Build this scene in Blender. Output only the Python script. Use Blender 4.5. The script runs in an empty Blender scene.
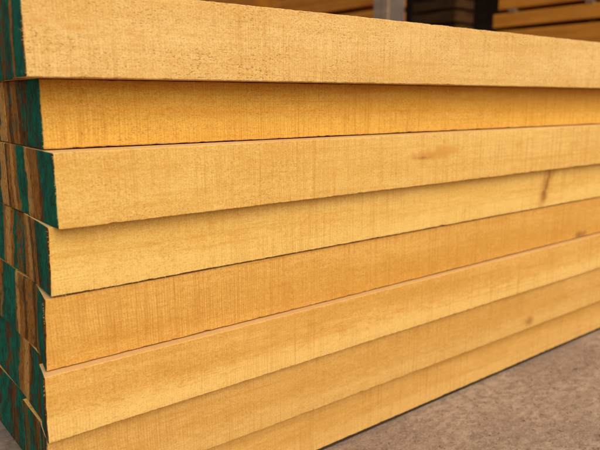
import bpy, math, random
import numpy as np
from mathutils import Matrix, Vector

S = bpy.context.scene
COL = S.collection
R = math.radians

# ------------------------------------------------------------------ camera
EYE = 0.688                       # metres above the ground
PITCH = math.atan(126 / 638)
YAWX = R(51.9)                    # the beams run this far to the right of the view axis
fw = Vector((math.cos(YAWX) * math.cos(PITCH), math.sin(YAWX) * math.cos(PITCH), -math.sin(PITCH)))
rt = Vector((math.sin(YAWX), -math.cos(YAWX), 0))
up = rt.cross(fw)
cd = bpy.data.cameras.new('camera')
cd.sensor_width = 36
cd.lens = 638 / 600 * 36
cd.clip_start = 0.02
cd.clip_end = 300
cd.dof.use_dof = True
cd.dof.focus_distance = 1.00
cd.dof.aperture_fstop = 4.2
cam = bpy.data.objects.new('camera', cd)
COL.objects.link(cam)
M = Matrix((rt, up, -fw)).transposed().to_4x4()
M.translation = Vector((0, 0, EYE))
cam.matrix_world = M
S.camera = cam

# ------------------------------------------------------------------ sky and sun
SUN_DIR = Vector((-0.12, -1.0, 0.90)).normalized()       # towards the sun
elev = math.asin(SUN_DIR.z)
azim = math.atan2(SUN_DIR.x, SUN_DIR.y)
w = bpy.data.worlds.new('World')
S.world = w
w.use_nodes = True
nt = w.node_tree
bgn = nt.nodes['Background']
sky = nt.nodes.new('ShaderNodeTexSky')
sky.sky_type = 'NISHITA'
sky.sun_disc = False
sky.sun_elevation = elev
sky.sun_rotation = azim
sky.dust_density = 2.5
sky.air_density = 1.0
sky.ozone_density = 0.4
nt.links.new(sky.outputs[0], bgn.inputs[0])
bgn.inputs[1].default_value = 0.15

sd = bpy.data.lights.new('sun', 'SUN')
sd.energy = 2.2
sd.angle = R(66)
sd.color = (1.0, 0.91, 0.73)
so = bpy.data.objects.new('sun', sd)
COL.objects.link(so)
so.rotation_euler = SUN_DIR.to_track_quat('Z', 'Y').to_euler()
so.location = (1, -3, 5)

S.view_settings.view_transform = 'Standard'
S.view_settings.look = 'None'
S.view_settings.gamma = 1
S.view_settings.use_curve_mapping = False
S.view_settings.exposure = 0.1
S.cycles.filter_width = 1.1
S.cycles.max_bounces = 6
S.cycles.diffuse_bounces = 4

# ------------------------------------------------------------------ helpers
def tag(o, label=None, cat=None, group=None, kind=None):
    if label: o['label'] = label
    if cat: o['category'] = cat
    if group: o['group'] = group
    if kind: o['kind'] = kind
    return o

def link_mesh(name, verts, faces, mats, mat_idx=None, parent=None, loc=(0, 0, 0), smooth=False):
    me = bpy.data.meshes.new(name)
    me.from_pydata(verts, [], faces)
    for m in mats: me.materials.append(m)
    if mat_idx is not None: me.polygons.foreach_set('material_index', mat_idx)
    if smooth: me.polygons.foreach_set('use_smooth', [True] * len(me.polygons))
    me.update()
    o = bpy.data.objects.new(name, me)
    COL.objects.link(o)
    o.location = loc
    if parent: o.parent = parent
    return o

def empty(name, loc):
    o = bpy.data.objects.new(name, None)
    o.empty_display_size = 0.1
    COL.objects.link(o)
    o.location = loc
    return o

class G:
    """small node-graph writer"""
    def __init__(s, name):
        s.m = bpy.data.materials.new(name)
        s.m.use_nodes = True
        s.t = s.m.node_tree
        s.b = s.t.nodes['Principled BSDF']
    def n(s, typ, **kw):
        nd = s.t.nodes.new(typ)
        for k, v in kw.items(): setattr(nd, k, v)
        return nd
    def put(s, sock, v):
        if hasattr(v, 'is_output'): s.t.links.new(v, sock)
        elif v is not None: sock.default_value = v
    def coord(s):
        return s.n('ShaderNodeTexCoord').outputs['Object']
    def mapping(s, vec, scale, loc=(0, 0, 0), rot=(0, 0, 0)):
        nd = s.n('ShaderNodeMapping')
        s.put(nd.inputs['Vector'], vec)
        nd.inputs['Scale'].default_value = scale
        nd.inputs['Location'].default_value = loc
        nd.inputs['Rotation'].default_value = rot
        return nd.outputs[0]
    def noise(s, vec, scale=1, detail=2, rough=0.5, dist=0):
        nd = s.n('ShaderNodeTexNoise')
        s.put(nd.inputs['Vector'], vec)
        nd.inputs['Scale'].default_value = scale
        nd.inputs['Detail'].default_value = detail
        nd.inputs['Roughness'].default_value = rough
        nd.inputs['Distortion'].default_value = dist
        return nd.outputs[0]
    def math(s, op, a, b=None, c=None, clamp=False):
        nd = s.n('ShaderNodeMath', operation=op, use_clamp=clamp)
        s.put(nd.inputs[0], a)
        if b is not None: s.put(nd.inputs[1], b)
        if c is not None: s.put(nd.inputs[2], c)
        return nd.outputs[0]
    def rng(s, v, a, b, c=0.0, d=1.0):
        nd = s.n('ShaderNodeMapRange', interpolation_type='SMOOTHSTEP')
        s.put(nd.inputs[0], v)
        for i, x in enumerate((a, b, c, d)): nd.inputs[i + 1].default_value = x
        return nd.outputs[0]
    def mix(s, f, a, b, blend='MIX'):
        nd = s.n('ShaderNodeMix', data_type='RGBA', blend_type=blend)
        s.put(nd.inputs[0], f)
        for i, v in ((6, a), (7, b)):
            if isinstance(v, tuple) and len(v) == 3: v = (*v, 1)
            s.put(nd.inputs[i], v)
        return nd.outputs[2]
    def sep(s, vec):
        nd = s.n('ShaderNodeSeparateXYZ')
        s.put(nd.inputs[0], vec)
        return nd.outputs
    def bump(s, h, strength, dist, normal=None):
        nd = s.n('ShaderNodeBump')
        nd.inputs['Strength'].default_value = strength
        nd.inputs['Distance'].default_value = dist
        s.put(nd.inputs['Height'], h)
        if normal is not None: s.put(nd.inputs['Normal'], normal)
        return nd.outputs[0]

# ------------------------------------------------------------------ materials
def sawn_wood(name, light, dark, seed, knots=(), pale_low=0.0, speck=0.5, saw=1.0, furry=1.0, ledge=0.0):
    """band-sawn golden timber; local x = length, z = height of the face"""
    g = G(name)
    c = g.coord()
    o = seed * 7.31
    x, y, z = g.sep(c)
    # long soft grain bands along the beam
    band = g.noise(g.mapping(c, (1.1, 9, 16), (o, o, o)), 1, 3, 0.55, 0.4)
    blot = g.noise(g.mapping(c, (7, 14, 18), (o, 3, 1)), 1, 4, 0.6)
    f = g.math('ADD', g.math('MULTIPLY', band, 0.65), g.math('MULTIPLY', blot, 0.35))
    f = g.rng(f, 0.34, 0.66)
    if pale_low:
        wob = g.math('ADD', z, g.math('MULTIPLY', g.math('SUBTRACT', band, 0.5), 0.05))
        f = g.math('ADD', f, g.rng(wob, 0.055, 0.018, 0, pale_low), clamp=True)
    colr = g.mix(f, dark, light)
    # fine grain fibres running with the length
    fib = g.noise(g.mapping(c, (28, 420, 420), (o, 0, o)), 1, 3, 0.6)
    colr = g.mix(g.rng(fib, 0.35, 0.75, 0.0, 0.30), colr, tuple(v * k for v, k in zip(dark, (0.86, 0.74, 0.62))))
    # mottled furry surface: torn fibres, light and dark flecks
    fz = g.noise(g.mapping(c, (400, 470, 480), (o, o, 9), (0, R(2), 0)), 1, 4, 0.78)
    fl = g.noise(g.mapping(c, (170, 300, 330), (o, 5, o)), 1, 3, 0.7)
    colr = g.mix(g.rng(fl, 0.50, 0.70, 0.0, 0.42 * furry), colr, tuple(v * k for v, k in zip(dark, (0.84, 0.66, 0.45))))
    colr = g.mix(g.rng(fz, 0.50, 0.30, 0.0, 0.46 * furry), colr, tuple(min(0.95, v * k) for v, k in zip(light, (1.10, 1.20, 1.50))))
    # mottling a finger wide
    mt = g.noise(g.mapping(c, (34, 60, 85), (o, 6, o), (0, R(8), 0)), 1, 4, 0.65, 0.4)
    colr = g.mix(g.rng(mt, 0.50, 0.72, 0.0, 0.42), colr, tuple(v * k for v, k in zip(dark, (0.93, 0.84, 0.72))))
    colr = g.mix(g.rng(mt, 0.48, 0.30, 0.0, 0.30), colr, tuple(min(0.95, v * k) for v, k in zip(light, (1.06, 1.10, 1.22))))
    if pale_low:
        pl = g.math('ADD', z, g.math('MULTIPLY', g.math('SUBTRACT', mt, 0.5), 0.045))
        colr = g.mix(g.rng(pl, 0.046, 0.020, 0, min(1.0, pale_low * 0.9)), colr, tuple(min(0.95, v * k) for v, k in zip(light, (1.10, 1.22, 1.45))))
    # long growth lines drifting along the beam
    lg = g.noise(g.mapping(c, (2.2, 60, 170), (o, o, 2), (0, R(0.5 * ((seed * 3) % 5 - 2)), 0)), 1, 3, 0.6, 0.6)
    colr = g.mix(g.rng(lg, 0.50, 0.72, 0.0, 0.34), colr, tuple(v * k for v, k in zip(dark, (0.88, 0.76, 0.62))))
    # saw marks: upright hairlines across the face, stronger in patches
    sx = g.noise(g.mapping(c, (300, 12, 5), (o, 1, 2), (0, R(3), 0)), 1, 2, 0.65)
    sy = g.noise(g.mapping(c, (115, 8, 2.5), (o, 3, 2), (0, R(3), 0)), 1, 2, 0.5)
    ph = g.noise(g.mapping(c, (7, 3, 9), (o, o, 4)), 1, 2)
    comb = g.math('SINE', g.math('ADD', g.math('MULTIPLY', g.math('ADD', x, g.math('MULTIPLY', z, 0.05)), 1480.0), g.math('MULTIPLY', ph, 26.0)))
    patch = g.noise(g.mapping(c, (4, 5, 12), (2, o, 5)), 1, 3)
    colr = g.mix(g.math('MULTIPLY', g.rng(comb, -0.2, 1.0, 0, 0.22 * saw), g.rng(patch, 0.30, 0.60, 0.35, 1.0)), colr, tuple(v * k for v, k in zip(dark, (0.82, 0.62, 0.40))))
    sm = g.math('MULTIPLY', g.math('ADD', g.rng(sx, 0.48, 0.66, 0, 0.75), g.rng(sy, 0.50, 0.68, 0, 0.5)), g.rng(patch, 0.32, 0.62, 0.25, 1.0))
    colr = g.mix(g.math('MULTIPLY', sm, 0.46 * saw, clamp=True), colr, tuple(v * k for v, k in zip(dark, (0.78, 0.58, 0.38))))
    colr = g.mix(g.rng(fz, 0.50, 0.70, 0.0, 0.52 * furry), colr, tuple(v * k for v, k in zip(dark, (0.70, 0.50, 0.30))))
    # open pores: short dark dashes, thicker in some patches
    pores = g.noise(g.mapping(c, (205, 560, 580), (o, 4, o), (0, R(2 + 0.4 * (seed % 5)), 0)), 1, 2, 0.6)
    dens = g.noise(g.mapping(c, (9, 12, 22), (o, 8, 3)), 1, 3)
    pm = g.math('MULTIPLY', g.rng(pores, 0.585, 0.66), g.rng(dens, 0.36, 0.62, 0.12, 1.0))
    colr = g.mix(g.math('MULTIPLY', pm, speck, clamp=True), colr, (0.21, 0.075, 0.015))
    # knots and stains with their own shape (x, z, half length, half height, lean, strength, colour)
    for (kx, kz, ax, az, lean, stg, kc) in knots:
        dz = g.math('SUBTRACT', z, kz)
        dx = g.math('SUBTRACT', g.math('SUBTRACT', x, kx), g.math('MULTIPLY', dz, lean))
        wn = g.noise(g.mapping(c, (60, 60, 60), (o, kx, kz)), 1, 3)
        d = g.math('SQRT', g.math('ADD', g.math('POWER', g.math('DIVIDE', dx, ax), 2.0), g.math('POWER', g.math('DIVIDE', dz, az), 2.0)))
        d = g.math('ADD', d, g.math('MULTIPLY', g.math('SUBTRACT', wn, 0.5), 1.1))
        colr = g.mix(g.rng(d, 1.15, 0.1, 0.0, stg), colr, kc)
    # upward faces tinted paler for raw wood and the bright highlight on ledges
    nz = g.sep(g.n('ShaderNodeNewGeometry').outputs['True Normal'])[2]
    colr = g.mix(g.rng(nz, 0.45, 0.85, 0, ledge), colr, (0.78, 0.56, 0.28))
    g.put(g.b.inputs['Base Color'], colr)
    g.b.inputs['Roughness'].default_value = 0.82
    g.b.inputs['Specular IOR Level'].default_value = 0.18
    n1 = g.bump(sx, 0.30, 0.0008)
    n2 = g.bump(fz, 0.35, 0.0007, n1)
    n3 = g.bump(pm, -0.5, 0.0008, n2)
    g.put(g.b.inputs['Normal'], n3)
    return g.m

# paint cover (0 bare .. 1 full) and the wood under it, per stripe key
COVER = dict(G=1.0, g=0.80, D=0.60, O=0.44, B=0.14, T=0.04, N=0.26)
UNDER = dict(G=0.30, g=0.22, D=0.12, O=0.40, B=0.55, T=1.0, N=0.22)

def painted_end(name, stripes, width, seed, wobble=0.10, lean=0.0):
    """end grain with green paint brushed on in upright strokes and worn off: stripes = [(start 0..1 from the front, key)]"""
    g = G(name)
    c = g.coord()
    o = seed * 5.17
    x, y, z = g.sep(c)
    wob = g.noise(g.mapping(c, (1, 45, 24), (o, o, o)), 1, 5, 0.72)
    slow = g.noise(g.mapping(c, (1, 6, 14), (o, 4, o)), 1, 2, 0.5)
    fine = g.noise(g.mapping(c, (1, 480, 45), (o, 2, o)), 1, 4, 0.7)
    u = g.math('DIVIDE', y, width)
    u = g.math('ADD', u, g.math('MULTIPLY', g.math('SUBTRACT', wob, 0.5), wobble * 2.8))
    u = g.math('ADD', u, g.math('MULTIPLY', g.math('SUBTRACT', slow, 0.5), 0.30))
    u = g.math('ADD', u, g.math('MULTIPLY', g.math('SUBTRACT', z, 0.05), lean))
    def ramp(table):
        rp = g.n('ShaderNodeValToRGB')
        g.put(rp.inputs[0], u)
        st = []
        for i, (s0, k) in enumerate(stripes):
            s1 = stripes[i + 1][0] if i + 1 < len(stripes) else 1.0
            st.append((max(0.0, s0 + (0.03 if i else 0)), table[k]))
            st.append((min(1.0, s1 - 0.03), table[k]))
        e = rp.color_ramp.elements
        e[0].position = st[0][0]; e[0].color = (st[0][1],) * 3 + (1,)
        e[1].position = st[-1][0]; e[1].color = (st[-1][1],) * 3 + (1,)
        for p, v in st[1:-1]:
            q = e.new(p); q.color = (v, v, v, 1)
        return rp.outputs[0]
    cover, under = ramp(COVER), ramp(UNDER)
    rub = g.noise(g.mapping(c, (1, 130, 26), (o, 7, o)), 1, 5, 0.72)      # brush strokes and scrapes
    blot = g.noise(g.mapping(c, (1, 55, 42), (o, 1, 1)), 1, 5, 0.7)       # patches knocked off
    k = g.math('ADD', cover, g.math('MULTIPLY', g.math('SUBTRACT', rub, 0.5), 2.3))
    k = g.math('ADD', k, g.math('MULTIPLY', g.math('SUBTRACT', blot, 0.5), 1.9))
    k = g.math('ADD', k, g.math('MULTIPLY', g.math('SUBTRACT', fine, 0.5), 0.7))
    k = g.rng(k, 0.26, 0.74)
    wv = g.math('ADD', under, g.math('MULTIPLY', g.math('SUBTRACT', fine, 0.5), 0.8))
    wv = g.math('ADD', wv, g.math('MULTIPLY', g.math('SUBTRACT', rub, 0.5), 0.7), clamp=True)
    rw = g.n('ShaderNodeValToRGB')
    g.put(rw.inputs[0], wv)
    e = rw.color_ramp.elements
    e[0].position = 0.0; e[0].color = (0.050, 0.022, 0.007, 1)
    e[1].position = 1.0; e[1].color = (0.54, 0.265, 0.068, 1)
    q = e.new(0.30); q.color = (0.165, 0.062, 0.012, 1)
    q = e.new(0.60); q.color = (0.37, 0.142, 0.024, 1)
    paint = g.mix(g.rng(blot, 0.36, 0.62), (0.001, 0.072, 0.044), (0.0004, 0.150, 0.086))
    colr = g.mix(g.math('MULTIPLY', k, 0.94), rw.outputs[0], paint)
    gr = g.noise(g.mapping(c, (1, 600, 110), (1, o, 1)), 1, 4, 0.75)
    colr = g.mix(g.rng(gr, 0.36, 0.56, 0.75, 0.0), colr, (0.016, 0.012, 0.007))
    dirt = g.noise(g.mapping(c, (1, 30, 20), (o, o, 5)), 1, 5, 0.7)
    colr = g.mix(g.rng(dirt, 0.50, 0.74, 0.0, 0.75), colr, (0.028, 0.024, 0.012))
    g.put(g.b.inputs['Base Color'], colr)
    g.b.inputs['Roughness'].default_value = 0.8
    g.b.inputs['Specular IOR Level'].default_value = 0.02
    n1 = g.bump(gr, 0.7, 0.0014)
    n2 = g.bump(rub, 0.5, 0.0015, n1)
    g.put(g.b.inputs['Normal'], n2)
    return g.m

def plain_wood(name, a, b, seed, rough=0.8):
    """background planks, grain along local y"""
    g = G(name)
    c = g.coord()
    n = g.noise(g.mapping(c, (9, 1.6, 26), (seed, seed, seed)), 1, 4, 0.6, 0.5)
    m = g.noise(g.mapping(c, (3, 5, 7), (seed, 1, 2)), 1, 3)
    f = g.math('ADD', g.math('MULTIPLY', n, 0.6), g.math('MULTIPLY', m, 0.4))
    g.put(g.b.inputs['Base Color'], g.mix(g.rng(f, 0.36, 0.64), a, b))
    g.b.inputs['Roughness'].default_value = rough
    g.b.inputs['Specular IOR Level'].default_value = 0.2
    g.put(g.b.inputs['Normal'], g.bump(n, 0.4, 0.004))
    return g.m

def ground_material():
    g = G('packed_dusty_ground')
    c = g.coord()
    big = g.noise(g.mapping(c, (2.6, 6.0, 1), rot=(0, 0, R(24))), 1, 4, 0.6, 0.6)
    mid = g.noise(g.mapping(c, (38, 62, 1), rot=(0, 0, R(24))), 1, 5, 0.68, 0.5)
    sml = g.noise(g.mapping(c, (190, 250, 1), rot=(0, 0, R(40))), 1, 4, 0.7, 0.8)
    colr = g.mix(g.rng(mid, 0.34, 0.66), (0.255, 0.172, 0.112), (0.450, 0.322, 0.215))
    colr = g.mix(g.rng(big, 0.56, 0.36, 0, 0.55), colr, (0.224, 0.146, 0.100))
    colr = g.mix(g.rng(sml, 0.50, 0.68, 0, 0.55), colr, (0.55, 0.41, 0.305))
    colr = g.mix(g.rng(sml, 0.46, 0.30, 0, 0.6), colr, (0.125, 0.078, 0.054))
    g.put(g.b.inputs['Base Color'], colr)
    g.b.inputs['Roughness'].default_value = 0.92
    g.b.inputs['Specular IOR Level'].default_value = 0.12
    n1 = g.bump(mid, 0.4, 0.006)
    n2 = g.bump(sml, 0.55, 0.0035, n1)
    g.put(g.b.inputs['Normal'], n2)
    return g.m

# ------------------------------------------------------------------ the ground
gv = [(-140, -140, 0), (140, -140, 0), (140, 140, 0), (-140, 140, 0)]
ground = link_mesh('ground', gv, [(0, 1, 2, 3)], [ground_material()])
tag(ground, 'brown packed ground with wood dust beside the timber stack', kind='structure')

# ------------------------------------------------------------------ the stack
def vnoise(rng, x, freq):
    n = int(max(x) * freq) + 4
    v = rng.uniform(-1, 1, n)
    p = (x - x[0]) * freq
    i = p.astype(int)
    t = p - i
    t = t * t * (3 - 2 * t)
    return v[i] * (1 - t) + v[i + 1] * t

def beam_mesh(L, W, H, seed, fine, endskew=0.0, skew_a=0.0):
    """rounded rectangular section swept along x, worn unevenly; first quads wear mat 0, the near end mat 1"""
    rng = np.random.default_rng(seed)
    r = 0.0013
    if fine:
        xs = np.concatenate(([0.0, 0.0009, 0.002], np.arange(0.005, 1.3, 0.004), np.arange(1.3, L - 0.01, 0.010), [L - 0.002, L]))
        nf = 16
    else:
        xs = np.concatenate(([0.0, 0.0012], np.arange(0.012, 0.3, 0.02), np.arange(0.35, L - 0.01, 0.15), [L - 0.002, L]))
        nf = 4
    pts = []                                  # (y, z, front-top weight, front-bottom weight)
    def side(a, b, n): 
        for k in range(n): pts.append((a[0] + (b[0] - a[0]) * k / n, a[1] + (b[1] - a[1]) * k / n))
    def corner(cy, cz, a0):
        for k in range(3):
            a = R(a0 - 45 * k)
            pts.append((cy + r * math.cos(a), cz + r * math.sin(a)))
    # start at the bottom front, go up the front, over the top, down the back, along the underside
    corner(r, r, 270)
    side((0, r + 0.002), (0, H - r), nf)
    corner(r, H - r, 180)
    side((r + 0.003, H), (W - r, H), 3)
    corner(W - r, H - r, 90)
    side((W, H - r - 0.003), (W, r), 3)
    corner(W - r, r, 0)
    side((W - r - 0.003, 0), (r, 0), 3)
    P = np.array(pts)
    n, m = len(xs), len(P)
    Y = np.tile(P[:, 0], (n, 1))
    Z = np.tile(P[:, 1], (n, 1))
    X = np.tile(xs[:, None], (1, m)).astype(float)
    fr = np.clip(1 - P[:, 0] / 0.012, 0, 1)              # how near the front face
    tp = np.clip(1 - (H - P[:, 1]) / 0.008, 0, 1)        # how near the top edge
    bt = np.clip(1 - P[:, 1] / 0.008, 0, 1)
    amp = 1.0
    Y += (vnoise(rng, xs, 1.3) * 0.0016 + vnoise(rng, xs, 6) * 0.0004)[:, None] * amp
    bow = vnoise(rng, xs, 1.6) * 0.0007
    Z += bow[:, None]
    e1 = vnoise(rng, xs, 30) * 0.00035 + vnoise(rng, xs, 160) * 0.0003
    e2 = vnoise(rng, xs, 25) * 0.0004 + vnoise(rng, xs, 170) * 0.00035
    Z += e1[:, None] * (fr * tp)[None, :] + e2[:, None] * (fr * bt)[None, :]
    Y += (np.abs(vnoise(rng, xs, 40)) * 0.0007)[:, None] * (fr * (tp + bt))[None, :]
    if fine:
        for _ in range(70):                                  # dents and torn bits along the two front arrises
            cx = rng.uniform(0.0, 2.2); wd = rng.uniform(0.002, 0.007); dp = rng.uniform(0.0002, 0.0008) * (1.8 if rng.random() < 0.12 else 1)
            d = dp * np.clip(1 - np.abs(xs - cx) / wd, 0, 1) ** 0.6
            if rng.random() < 0.55:
                Z += d[:, None] * (fr * bt)[None, :]; Y += 0.6 * d[:, None] * (fr * bt)[None, :]
            else:
                Z -= d[:, None] * (fr * tp)[None, :]; Y += 0.6 * d[:, None] * (fr * tp)[None, :]
        Y += rng.normal(0, 0.00010, (n, m)) * fr[None, :]
    # near end: small arris, ragged along the front edge, slightly out of square
    jag = rng.uniform(-1, 1, m) * 0.0005 + np.interp(P[:, 1], np.linspace(0, H, 7), rng.uniform(-1, 1, 7)) * 0.00035
    skew = skew_a * (P[:, 1] - H / 2) / H
    k = np.clip(1 - xs / 0.05, 0, 1)[:, None]
    skew2 = skew_a
    X += k * (jag * (0.35 + 0.65 * fr) + skew + endskew * P[:, 1 - 1] / W)[None, :]
    ins = np.array([0.0009, 0.0003])
    cy, cz = W / 2, H / 2
    for q in range(2):
        Y[q] -= np.sign(P[:, 0] - cy) * ins[q]
        Z[q] -= np.sign(P[:, 1] - cz) * ins[q]
    V = np.stack([X, Y, Z], -1).reshape(-1, 3)
    a = np.arange(n - 1)[:, None] * m + np.arange(m)[None, :]
    b = np.arange(n - 1)[:, None] * m + (np.arange(m)[None, :] + 1) % m
    F = np.stack([a, a + m, b + m, b], -1).reshape(-1, 4)
    faces = [tuple(f[::-1]) for f in F.tolist()]
    mi = [0] * len(faces)
    c0 = len(V)
    # the cut end carries its own coat: a shallow cap closed behind, lying on the beam's end
    E0 = V[:m].copy()
    mid = V[m:2 * m].copy()
    Vb = np.vstack([V[m:], [[mid[:, 0].mean(), cy, cz], [L, cy, cz]]])
    nb = (n - 1) * m
    faces = [tuple(i - m for i in f) for f in faces[m:]]
    for j in range(m):
        faces.append((j, nb, (j + 1) % m))
        q = (n - 2) * m
        faces.append((q + (j + 1) % m, nb + 1, q + j))
    inner = E0.copy()
    inner[:, 1] = cy + (E0[:, 1] - cy) * (1 - 0.0025 / cy)
    inner[:, 2] = cz + (E0[:, 2] - cz) * (1 - 0.0025 / cz)
    inner[:, 0] = endskew * (inner[:, 1] / W) + skew2 * (inner[:, 2] - cz) / H - 0.0002
    Ve = np.vstack([E0, mid + np.array([-0.00005, 0, 0]), [[inner[:, 0].mean(), cy, cz]], inner])
    q = 2 * m + 1
    fe = [((j + 1) % m, j, m + j, m + (j + 1) % m)[::-1] for j in range(m)] + [(q + j, 2 * m, q + (j + 1) % m) for j in range(m)] + [(j, q + j, q + (j + 1) % m, (j + 1) % m) for j in range(m)]
    return Vb.tolist(), faces, Ve.tolist(), fe

def splinter_mesh(H, seed, count, reach):
    """loose fibres left by the saw on the lower, upper and end edges"""
    rng = random.Random(seed)
    V, F = [], []
    def spike(p, d, ln, rad):
        d = Vector(d).normalized()
        a = d.orthogonal().normalized(); b = d.cross(a)
        p = Vector(p)
        i = len(V)
        bend = Vector((rng.uniform(-.4, .4), rng.uniform(-.3, .1), rng.uniform(-.4, .2)))
        for t, rr in ((0, 1.0), (0.55, 0.7)):
            q = p + d * ln * t + bend * ln * t * t
            for k in range(3):
                an = k * 2.094
                V.append(tuple(q + (a * math.cos(an) + b * math.sin(an)) * rad * rr))
        V.append(tuple(p + d * ln + bend * ln))
        for k in range(3):
            k2 = (k + 1) % 3
            F.append((i + k, i + k2, i + 3 + k2, i + 3 + k))
            F.append((i + 3 + k, i + 3 + k2, i + 6))
    for _ in range(count):
        x = reach * rng.random() ** 1.3
        s = rng.random()
        ln = rng.uniform(0.0008, 0.0026) * (2.0 if rng.random() < 0.06 else 1)
        if s < 0.55:
            spike((x, 0.001, 0.001), (rng.uniform(-.8, .8), rng.uniform(-.5, 0), -1), ln, rng.uniform(.00010, .00024))
        elif s < 0.75:
            spike((x, 0.001, H - 0.001), (rng.uniform(-1, 1), -.3, .8), ln * .8, rng.uniform(.00010, .0002))
        else:
            spike((0.0012, 0.0008, rng.uniform(0.003, H - 0.003)), (-1, rng.uniform(-.6, .1), rng.uniform(-.6, .6)), ln * 1.1, rng.uniform(.00012, .00028))
    return V, F

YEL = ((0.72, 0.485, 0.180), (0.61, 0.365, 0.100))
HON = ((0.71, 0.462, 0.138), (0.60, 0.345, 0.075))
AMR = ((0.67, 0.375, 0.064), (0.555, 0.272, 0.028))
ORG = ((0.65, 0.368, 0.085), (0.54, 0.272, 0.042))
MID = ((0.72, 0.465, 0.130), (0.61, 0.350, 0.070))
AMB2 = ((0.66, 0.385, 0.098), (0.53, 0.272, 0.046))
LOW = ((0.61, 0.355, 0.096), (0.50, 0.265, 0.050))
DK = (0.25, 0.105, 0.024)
AMB = (0.52, 0.245, 0.045)
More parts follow.
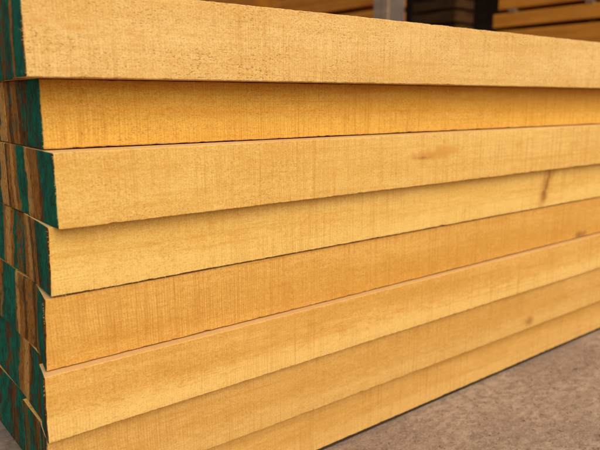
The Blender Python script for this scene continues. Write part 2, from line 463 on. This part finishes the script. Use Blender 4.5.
# row: underside and top height (from the eye), then per beam (x of near end, y of front, width, end stripes)
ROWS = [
    # top row
    dict(z=(0.0265, 0.1353), col=YEL, speck=0.75, saw=0.95, pale=0, knots=[(0.018, 0.066, 0.010, 0.004, 0, 0.5, AMB), (0.062, 0.061, 0.016, 0.006, 0, 0.5, AMB), (0.134, 0.057, 0.010, 0.003, 0, 0.45, AMB), (0.300, 0.030, 0.03, 0.008, 0, 0.3, AMB)],
         beams=[(0.2264, 0.820, 0.066, [(0, 'N'), (.08, 'G'), (.55, 'g'), (.68, 'B'), (.86, 'g')], 1.2, 'top row front beam, palest and overhanging, with green brushed on its end'),
                (0.2420, 0.888, 0.110, [(0, 'D'), (.25, 'B'), (.45, 'g'), (.7, 'N')], .1, 'top row beam behind the overhanging pale one, end dark brown and green'),
                (0.2440, 1.000, 0.180, [(0, 'G'), (.4, 'B'), (.7, 'g')], .1, 'rearmost beam of the top row, behind the dark brown and green end')]),
    # second row
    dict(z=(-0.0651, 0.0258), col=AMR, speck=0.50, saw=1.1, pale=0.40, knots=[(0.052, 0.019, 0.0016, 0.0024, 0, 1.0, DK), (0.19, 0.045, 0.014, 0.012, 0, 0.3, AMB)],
         beams=[(0.2550, 0.872, 0.083, [(0, 'g'), (.42, 'D'), (.62, 'g'), (.74, 'N'), (.90, 'D')], 0.5, 'second row front beam, orange and shaded under the top overhang, end dark green'),
                (0.2542, 0.9575, 0.081, [(0, 'N'), (.25, 'B'), (.62, 'N'), (.8, 'B')], 0, 'second row middle beam with a mostly bare brown end'),
                (0.2528, 1.0415, 0.150, [(0, 'T'), (.27, 'G'), (.6, 'g')], 0, 'second row beam at the photo edge, tan strip then green on its end')]),
    # third row
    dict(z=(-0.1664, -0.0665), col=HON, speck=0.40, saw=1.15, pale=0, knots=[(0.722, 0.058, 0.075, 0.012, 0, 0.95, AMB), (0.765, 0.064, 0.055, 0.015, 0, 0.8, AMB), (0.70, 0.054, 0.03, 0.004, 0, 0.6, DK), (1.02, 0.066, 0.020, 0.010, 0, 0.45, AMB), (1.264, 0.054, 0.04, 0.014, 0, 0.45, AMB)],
         beams=[(0.2538, 0.831, 0.134, [(0, 'D'), (.06, 'G'), (.44, 'N'), (.52, 'B'), (.82, 'T'), (.93, 'G')], -0.6, 'third row front beam, long pale face standing proud, with wide teal strip on end'),
                (0.2542, 0.9665, 0.088, [(0, 'G'), (.34, 'B'), (.55, 'T'), (.70, 'B'), (.9, 'N')], 0, 'third row middle beam, half brown end with one narrow green stripe'),
                (0.2506, 1.056, 0.150, [(0, 'T'), (.28, 'G'), (.7, 'g')], 0, 'third row beam at the photo edge, thin greyish strip beside green on end')]),
    # fourth row
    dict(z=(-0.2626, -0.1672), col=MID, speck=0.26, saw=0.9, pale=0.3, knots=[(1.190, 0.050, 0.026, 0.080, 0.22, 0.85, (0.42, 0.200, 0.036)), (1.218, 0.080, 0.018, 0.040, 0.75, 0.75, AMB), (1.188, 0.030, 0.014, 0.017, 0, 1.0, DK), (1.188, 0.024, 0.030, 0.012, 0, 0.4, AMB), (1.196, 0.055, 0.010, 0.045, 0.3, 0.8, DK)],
         beams=[(0.2460, 0.8535, 0.139, [(0, 'N'), (.07, 'g'), (.40, 'D'), (.50, 'B'), (.64, 'N'), (.74, 'T'), (.90, 'B')], -1.6, 'fourth row front beam with a dark upright knot streak near its far end'),
                (0.2538, 0.995, 0.110, [(0, 'D'), (.08, 'O'), (.40, 'g'), (.52, 'B'), (.68, 'T'), (.90, 'B')], 0.6, 'fourth row middle beam, olive and tan end, across the clear vertical gap'),
                (0.2496, 1.1065, 0.150, [(0, 'G'), (.18, 'g'), (.4, 'B'), (.55, 'G'), (.8, 'N')], 0, 'fourth row beam at the photo edge, teal and brown end')]),
    # fifth row
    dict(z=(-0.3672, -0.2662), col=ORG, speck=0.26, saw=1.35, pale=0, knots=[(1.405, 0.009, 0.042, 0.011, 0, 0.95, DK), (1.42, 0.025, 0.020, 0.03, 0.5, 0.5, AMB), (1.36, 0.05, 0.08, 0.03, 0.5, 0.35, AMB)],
         beams=[(0.2347, 0.8615, 0.0905, [(0, 'N'), (.09, 'g'), (.28, 'G'), (.50, 'g'), (.62, 'O'), (.70, 'B'), (.92, 'N')], -2.4, 'fifth row front beam, deep orange face, end sticking out left past the row above'),
                (0.2494, 0.9525, 0.099, [(0, 'N'), (.10, 'B'), (.45, 'N'), (.55, 'B'), (.80, 'T'), (.95, 'O')], 0, 'fifth row middle beam with bare orange brown end'),
                (0.2462, 1.053, 0.190, [(0, 'g'), (.12, 'G'), (.30, 'g'), (.38, 'B'), (.5, 'G'), (.7, 'N'), (.8, 'g')], 0, 'fifth row beam at the photo edge, green end with a brown streak')]),
    # sixth row
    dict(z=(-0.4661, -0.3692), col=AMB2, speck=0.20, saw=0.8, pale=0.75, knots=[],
         beams=[(0.2234, 0.8460, 0.0525, [(0, 'N'), (.12, 'D'), (.35, 'G'), (.62, 'g'), (.80, 'D')], -1.0, 'sixth row front beam with a bright thin ledge along its top edge'),
                (0.2386, 0.8995, 0.092, [(0, 'D'), (.25, 'N'), (.42, 'g'), (.62, 'D'), (.78, 'N'), (.9, 'B')], 0, 'sixth row middle beam, set back so the beam below shows a pale ledge'),
                (0.2428, 0.9930, 0.240, [(0, 'T'), (.12, 'B'), (.24, 'G'), (.36, 'g'), (.45, 'N'), (.55, 'g'), (.8, 'D')], 0, 'sixth row rear beam, tan strip then green on its end'),
                (0.2400, 1.2350, 0.12, [(0, 'N'), (.4, 'D')], 0, 'sixth row rearmost beam, dark end barely showing')]),
    # seventh row
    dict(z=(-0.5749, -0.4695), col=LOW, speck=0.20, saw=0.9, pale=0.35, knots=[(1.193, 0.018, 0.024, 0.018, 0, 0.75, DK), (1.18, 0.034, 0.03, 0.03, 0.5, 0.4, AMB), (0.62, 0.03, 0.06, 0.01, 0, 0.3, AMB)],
         beams=[(0.2237, 0.8600, 0.056, [(0, 'D'), (.3, 'O'), (.5, 'D'), (.8, 'g')], 0, 'seventh row front beam with a small brown knot on its lower edge'),
                (0.2316, 0.9165, 0.100, [(0, 'O'), (.22, 'N'), (.36, 'D'), (.50, 'G'), (.62, 'O'), (.78, 'N'), (.9, 'O')], 0, 'seventh row middle beam, muddy olive end under the pale ledge'),
                (0.2378, 1.0175, 0.230, [(0, 'G'), (.14, 'g'), (.22, 'N'), (.36, 'D'), (.48, 'G'), (.62, 'N'), (.75, 'g')], 0, 'seventh row rear beam, dark green and brown end at bottom left'),
                (0.2290, 1.2490, 0.12, [(0, 'D'), (.6, 'N')], 0, 'seventh row rearmost beam, dark end at the very edge')]),
    # bottom row
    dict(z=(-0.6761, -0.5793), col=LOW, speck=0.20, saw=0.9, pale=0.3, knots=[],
         beams=[(0.2900, 0.8780, 0.0905, [(0, 'D'), (.4, 'N'), (.7, 'g')], 0, 'bottom front beam, lowest orange face just above the brown ground'),
                (0.2920, 0.9700, 0.100, [(0, 'D'), (.5, 'N')], 0, 'bottom row middle beam, dark end set back in shadow'),
                (0.2930, 1.0710, 0.200, [(0, 'N'), (.5, 'D')], 0, 'bottom row rear beam, dark brown end low in the corner'),
                (0.2950, 1.2730, 0.13, [(0, 'N'), (.5, 'D')], 0, 'bottom row rearmost beam, dark end in the lowest corner')]),
]
BEAMS = []
SKEW = {(1, 0): -0.0012, (1, 1): -0.002, (2, 0): -0.0008, (2, 1): -0.004, (3, 0): 0.006, (3, 1): -0.0045, (3, 2): -0.001, (4, 0): 0.0135, (4, 1): -0.004, (4, 2): -0.004, (5, 0): 0.008, (5, 1): 0.003, (5, 2): -0.001, (6, 0): 0.0075, (6, 1): 0.001, (6, 2): -0.006, (6, 3): -0.003}      # near ends cut a little out of square
TILT = {(3, 0): 0.003, (3, 1): 0.005, (3, 2): 0.004, (4, 0): 0.006, (4, 1): 0.006, (4, 2): 0.006, (5, 0): 0.002, (5, 1): 0.007, (5, 2): 0.0075, (5, 3): 0.006, (6, 0): 0.002, (6, 1): 0.002, (6, 2): 0.006, (6, 3): 0.004}
k = 0
back_wood = sawn_wood('sawn_wood_rear', *MID, 40)
for ri, row in enumerate(ROWS):
    z0, z1 = row['z']
    for bi, (bx, by, bw, st, lean, lab) in enumerate(row['beams']):
        k += 1
        H = z1 - z0
        L = 3.05 - bx + random.Random(k).uniform(-0.02, 0.02)
        fine = bi == 0
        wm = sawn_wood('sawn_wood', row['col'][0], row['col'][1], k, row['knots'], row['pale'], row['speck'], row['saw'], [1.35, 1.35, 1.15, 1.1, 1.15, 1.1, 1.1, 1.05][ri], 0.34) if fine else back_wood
        em = painted_end('painted_end', st, bw, k, 0.10, lean)
        V, F, EV, EF = beam_mesh(L, bw, H, 100 + k, fine, SKEW.get((ri, bi), 0.0), TILT.get((ri, bi), 0.0))
        o = link_mesh('timber_beam', V, F, [wm], loc=(bx, by, EYE + z0))
        tag(o, lab, 'beam', 'sawn timber beams in the stack', 'thing')
        link_mesh('painted_end', EV, EF, [em], parent=o)
        BEAMS.append(o)
        if fine:
            sv, sf = splinter_mesh(H, 500 + k, [620, 220, 380, 260, 200, 200, 160, 120][ri], 1.3)
            s = link_mesh('splinters', sv, sf, [wm], parent=o)
            s['kind'] = 'stuff'

# strips under the bottom row; dark front one added as its shade line
gap_dark = plain_wood('dark_gap_wood', (0.03, 0.018, 0.010), (0.06, 0.035, 0.018), 3)
def block(name, x0, x1, y0, y1, z0, z1, mat, parent=None, bev=0.003, origin=None, rz=0, seed=0):
    """box with bevelled, slightly uneven edges"""
    ox, oy, oz = origin or ((x0 + x1) / 2, (y0 + y1) / 2, z0)
    rng = random.Random(seed + int(abs(x0 * 911 + y0 * 577 + z0 * 313) * 10))
    import bmesh
    bm = bmesh.new()
    bmesh.ops.create_cube(bm, size=1)
    for v in bm.verts:
        v.co = ((x0 + x1) / 2 + v.co.x * (x1 - x0) - ox, (y0 + y1) / 2 + v.co.y * (y1 - y0) - oy, (z0 + z1) / 2 + v.co.z * (z1 - z0) - oz)
        v.co += Vector([rng.uniform(-1, 1) * bev * 0.6 for _ in range(3)])
    bmesh.ops.bevel(bm, geom=bm.edges[:], offset=bev, segments=1, affect='EDGES')
    me = bpy.data.meshes.new(name)
    bm.to_mesh(me); bm.free()
    me.materials.append(mat)
    o = bpy.data.objects.new(name, me)
    COL.objects.link(o)
    if parent: o.parent = parent
    o.location = (ox, oy, oz)
    o.rotation_euler.z = rz
    return o
GAP = EYE - 0.6761
for y0, y1, lab in ((0.886, 0.94, 'thin dark strip added as the shade line under the bottom row front'), (1.15, 1.22, 'thin dark runner board under the rear of the bottom row')):
    o = block('dark_gap_strip', 0.31, 3.0, y0, y1, 0.0002, GAP - 0.0008, gap_dark, bev=0.001)
    tag(o, lab, 'board', 'runner boards under the stack')

# ------------------------------------------------------------------ slivers and dust on the ground
def litter():
    rng = random.Random(9)
    V, F, mi = [], [], []
    for _ in range(5200):
        x = rng.uniform(0.3, 3.4); y = rng.uniform(-0.5, 0.86)
        if rng.random() < 0.35: x = rng.uniform(0.7, 1.9); y = rng.uniform(0.25, 0.84)
        ln = rng.uniform(0.0025, 0.010) * (1.7 if rng.random() < 0.06 else 1); wd = rng.uniform(0.0006, 0.0018); h = rng.uniform(0.0004, 0.0014)
        a = rng.gauss(0.5, 0.9)
        ca, sa = math.cos(a), math.sin(a)
        i = len(V)
        tilt = rng.uniform(0, 0.0025)
        for (u, v, zz) in ((-1, 0, 0), (0, -1, 0), (0, 1, 0), (1, 0, tilt), (0, 0, h + tilt * .5)):
            px, py = u * ln / 2, v * wd / 2
            V.append((x + px * ca - py * sa, y + px * sa + py * ca, 0.0004 + zz))
        F += [(i, i + 1, i + 4), (i + 1, i + 3, i + 4), (i + 3, i + 2, i + 4), (i + 2, i, i + 4)]
        mi += [0 if rng.random() < 0.65 else 1] * 4
    a = plain_wood('sliver_tan', (0.30, 0.19, 0.12), (0.46, 0.30, 0.19), 5)
    b = plain_wood('sliver_brown', (0.11, 0.065, 0.045), (0.2, 0.12, 0.08), 6)
    o = link_mesh('wood_slivers', V, F, [a, b], mi)
    tag(o, 'tiny slivers and fibres of wood strewn over the brown ground', kind='stuff')
litter()

# ------------------------------------------------------------------ the dark open shed behind
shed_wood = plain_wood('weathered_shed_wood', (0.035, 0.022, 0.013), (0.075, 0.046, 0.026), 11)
post_lit = plain_wood('post_lit_wood', (0.23, 0.150, 0.095), (0.31, 0.205, 0.130), 12)  # same post wood, coloured paler for its lit side
post_grey = plain_wood('post_grey_wood', (0.10, 0.074, 0.055), (0.145, 0.110, 0.083), 13)
shed = empty('open_shed', (2.9, 2.82, 0))
tag(shed, 'dark open timber shed with a grey post behind the beam stack', 'shed')
def sb(name, x0, x1, y0, y1, z0, z1, mat, parent=shed):
    return block(name, x0 - 2.9, x1 - 2.9, y0 - 2.82, y1 - 2.82, z0, z1, mat, parent, 0.004)
sb('post', 2.9, 3.03, 2.82, 2.95, 0, 2.9, post_grey)
sb('post_lit_face', 2.880, 2.8995, 2.822, 2.876, 0, 2.88, post_lit)  # thin added strips that carry the post's lit tone
sb('post_lit_face', 2.882, 2.8995, 2.884, 2.949, 0, 2.88, post_lit)
sb('post', 2.9, 3.03, 9.5, 9.63, 0, 2.9, post_grey)
sb('post', 8.6, 8.73, 1.42, 1.55, 0, 2.9, post_grey)
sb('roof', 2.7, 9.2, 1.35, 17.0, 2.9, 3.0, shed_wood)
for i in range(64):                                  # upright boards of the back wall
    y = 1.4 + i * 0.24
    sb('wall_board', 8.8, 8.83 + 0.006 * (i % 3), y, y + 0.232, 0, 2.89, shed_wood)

# ------------------------------------------------------------------ blurred lumber stacked in the shed
lw = [plain_wood('rack_wood', (0.44, 0.140, 0.009), (0.62, 0.225, 0.020), 21 + i) for i in range(3)]
dim = plain_wood('dim_rack_wood', (0.06, 0.026, 0.008), (0.14, 0.064, 0.018), 31)  # rack wood darkened in colour to stand in for deep shade
def planks(spec, grp):
    for i, (x, y0, y1, z0, z1, d, mat, lab) in enumerate(spec):
        o = block('lumber_plank', x, x + d, y0, y1, EYE + z0, EYE + z1, mat, bev=0.004, seed=i)
        tag(o, lab, 'plank', grp)
planks([(3.50, 0.60, 2.520, 0.433, 0.511, 0.30, lw[0], 'blurred brown plank at upper right, the whole one between two dark gaps'),
        (3.50, 0.55, 2.500, 0.327, 0.408, 0.30, lw[1], 'blurred brown plank at upper right, lowest one showing above the pale beam'),
        (3.52, 0.60, 2.500, 0.539, 0.618, 0.30, lw[2], 'blurred brown plank at upper right, cut off by the photo top'),
        (3.50, 0.60, 2.510, 0.645, 0.723, 0.30, lw[0], 'brown plank of the right stack, above the photo top')], 'planks stacked at the right of the shed')
planks([(3.50, 3.53, 4.880, 0.690, 0.772, 0.30, lw[1], 'blurred brown plank left of the grey post, just above a dark gap'),
        (3.52, 3.53, 4.900, 0.776, 0.860, 0.30, lw[2], 'blurred brown plank left of the grey post, touching the photo top'),
        (3.50, 3.53, 4.880, 0.560, 0.652, 0.30, lw[0], 'blurred brown plank left of the grey post, below the dark gap')], 'planks stacked left of the post')
planks([(3.55, 5.200, 6.80, 0.86, 0.94, 0.30, lw[0], 'dim brown plank left of the narrow dark gap, at the photo top'),
        (3.55, 5.215, 6.80, 0.94, 1.03, 0.30, lw[2], 'dim brown plank beyond the narrow dark gap, above the photo top')], 'planks at the left of the shed')
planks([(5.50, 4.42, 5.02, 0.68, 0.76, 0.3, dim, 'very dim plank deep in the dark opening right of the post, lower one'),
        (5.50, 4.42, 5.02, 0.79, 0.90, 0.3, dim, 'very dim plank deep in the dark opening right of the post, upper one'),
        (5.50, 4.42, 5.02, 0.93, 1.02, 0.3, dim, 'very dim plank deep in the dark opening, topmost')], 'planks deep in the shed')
bat = plain_wood('batten_wood', (0.16, 0.09, 0.045), (0.24, 0.14, 0.07), 41)
for i, (y, z0, z1, lab) in enumerate([(2.365, 0.511, 0.539, 'small pale spacer batten in the upper dark gap, left one near the plank ends'),
                                 (1.880, 0.511, 0.539, 'small pale spacer batten in the upper dark gap, right one by the photo edge'),
                                 (1.870, 0.408, 0.433, 'small dark spacer batten in the lower gap by the photo edge'),
                                 (2.380, 0.408, 0.433, 'small dark spacer batten in the lower gap near the plank ends')]):
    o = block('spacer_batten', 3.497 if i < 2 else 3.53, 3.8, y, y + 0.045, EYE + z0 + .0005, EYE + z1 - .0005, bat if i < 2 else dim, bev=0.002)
    tag(o, lab, 'batten', 'spacers between the background planks')
# the hidden lower layers that carry those planks, down to the ground
def pile(x, y0, y1, ztop, pitch, mat, lab):
    V, F = [], []
    z = 0.0
    n = max(1, round(ztop / pitch)); pitch = ztop / n
    def bx(a0, a1, b0, b1, c0, c1):
        i = len(V)
        for cz in (c0, c1):
            V.extend([(a0, b0, cz), (a1, b0, cz), (a1, b1, cz), (a0, b1, cz)])
        F.extend([(i+3, i+2, i+1, i), (i+4, i+5, i+6, i+7), (i, i+1, i+5, i+4), (i+1, i+2, i+6, i+5), (i+2, i+3, i+7, i+6), (i+3, i, i+4, i+7)])
    for q in range(n):
        zz = q * pitch
        for f in (0.12, 0.5, 0.88):
            yy = y0 + (y1 - y0) * f
            bx(x + 0.01, x + 0.29, yy - 0.02, yy + 0.02, zz, zz + 0.026)
        if q < n - 1 or True:
            bx(x + 0.004 * (q % 2), x + 0.3, y0 + 0.01 * (q % 3), y1 - 0.01 * (q % 2), zz + 0.0265, zz + pitch - 0.0005)
    o = link_mesh('lumber_pile', V, F, [mat])
    tag(o, lab, kind='stuff')
pile(3.5, 0.6, 2.5, EYE + 0.326, 0.107, lw[1], 'lower layers of the right background stack')
pile(3.5, 3.53, 4.88, EYE + 0.559, 0.115, lw[1], 'lower layers of the background stack left of the post')
pile(3.55, 5.2, 6.8, EYE + 0.859, 0.115, lw[0], 'lower layers of the far left background stack')
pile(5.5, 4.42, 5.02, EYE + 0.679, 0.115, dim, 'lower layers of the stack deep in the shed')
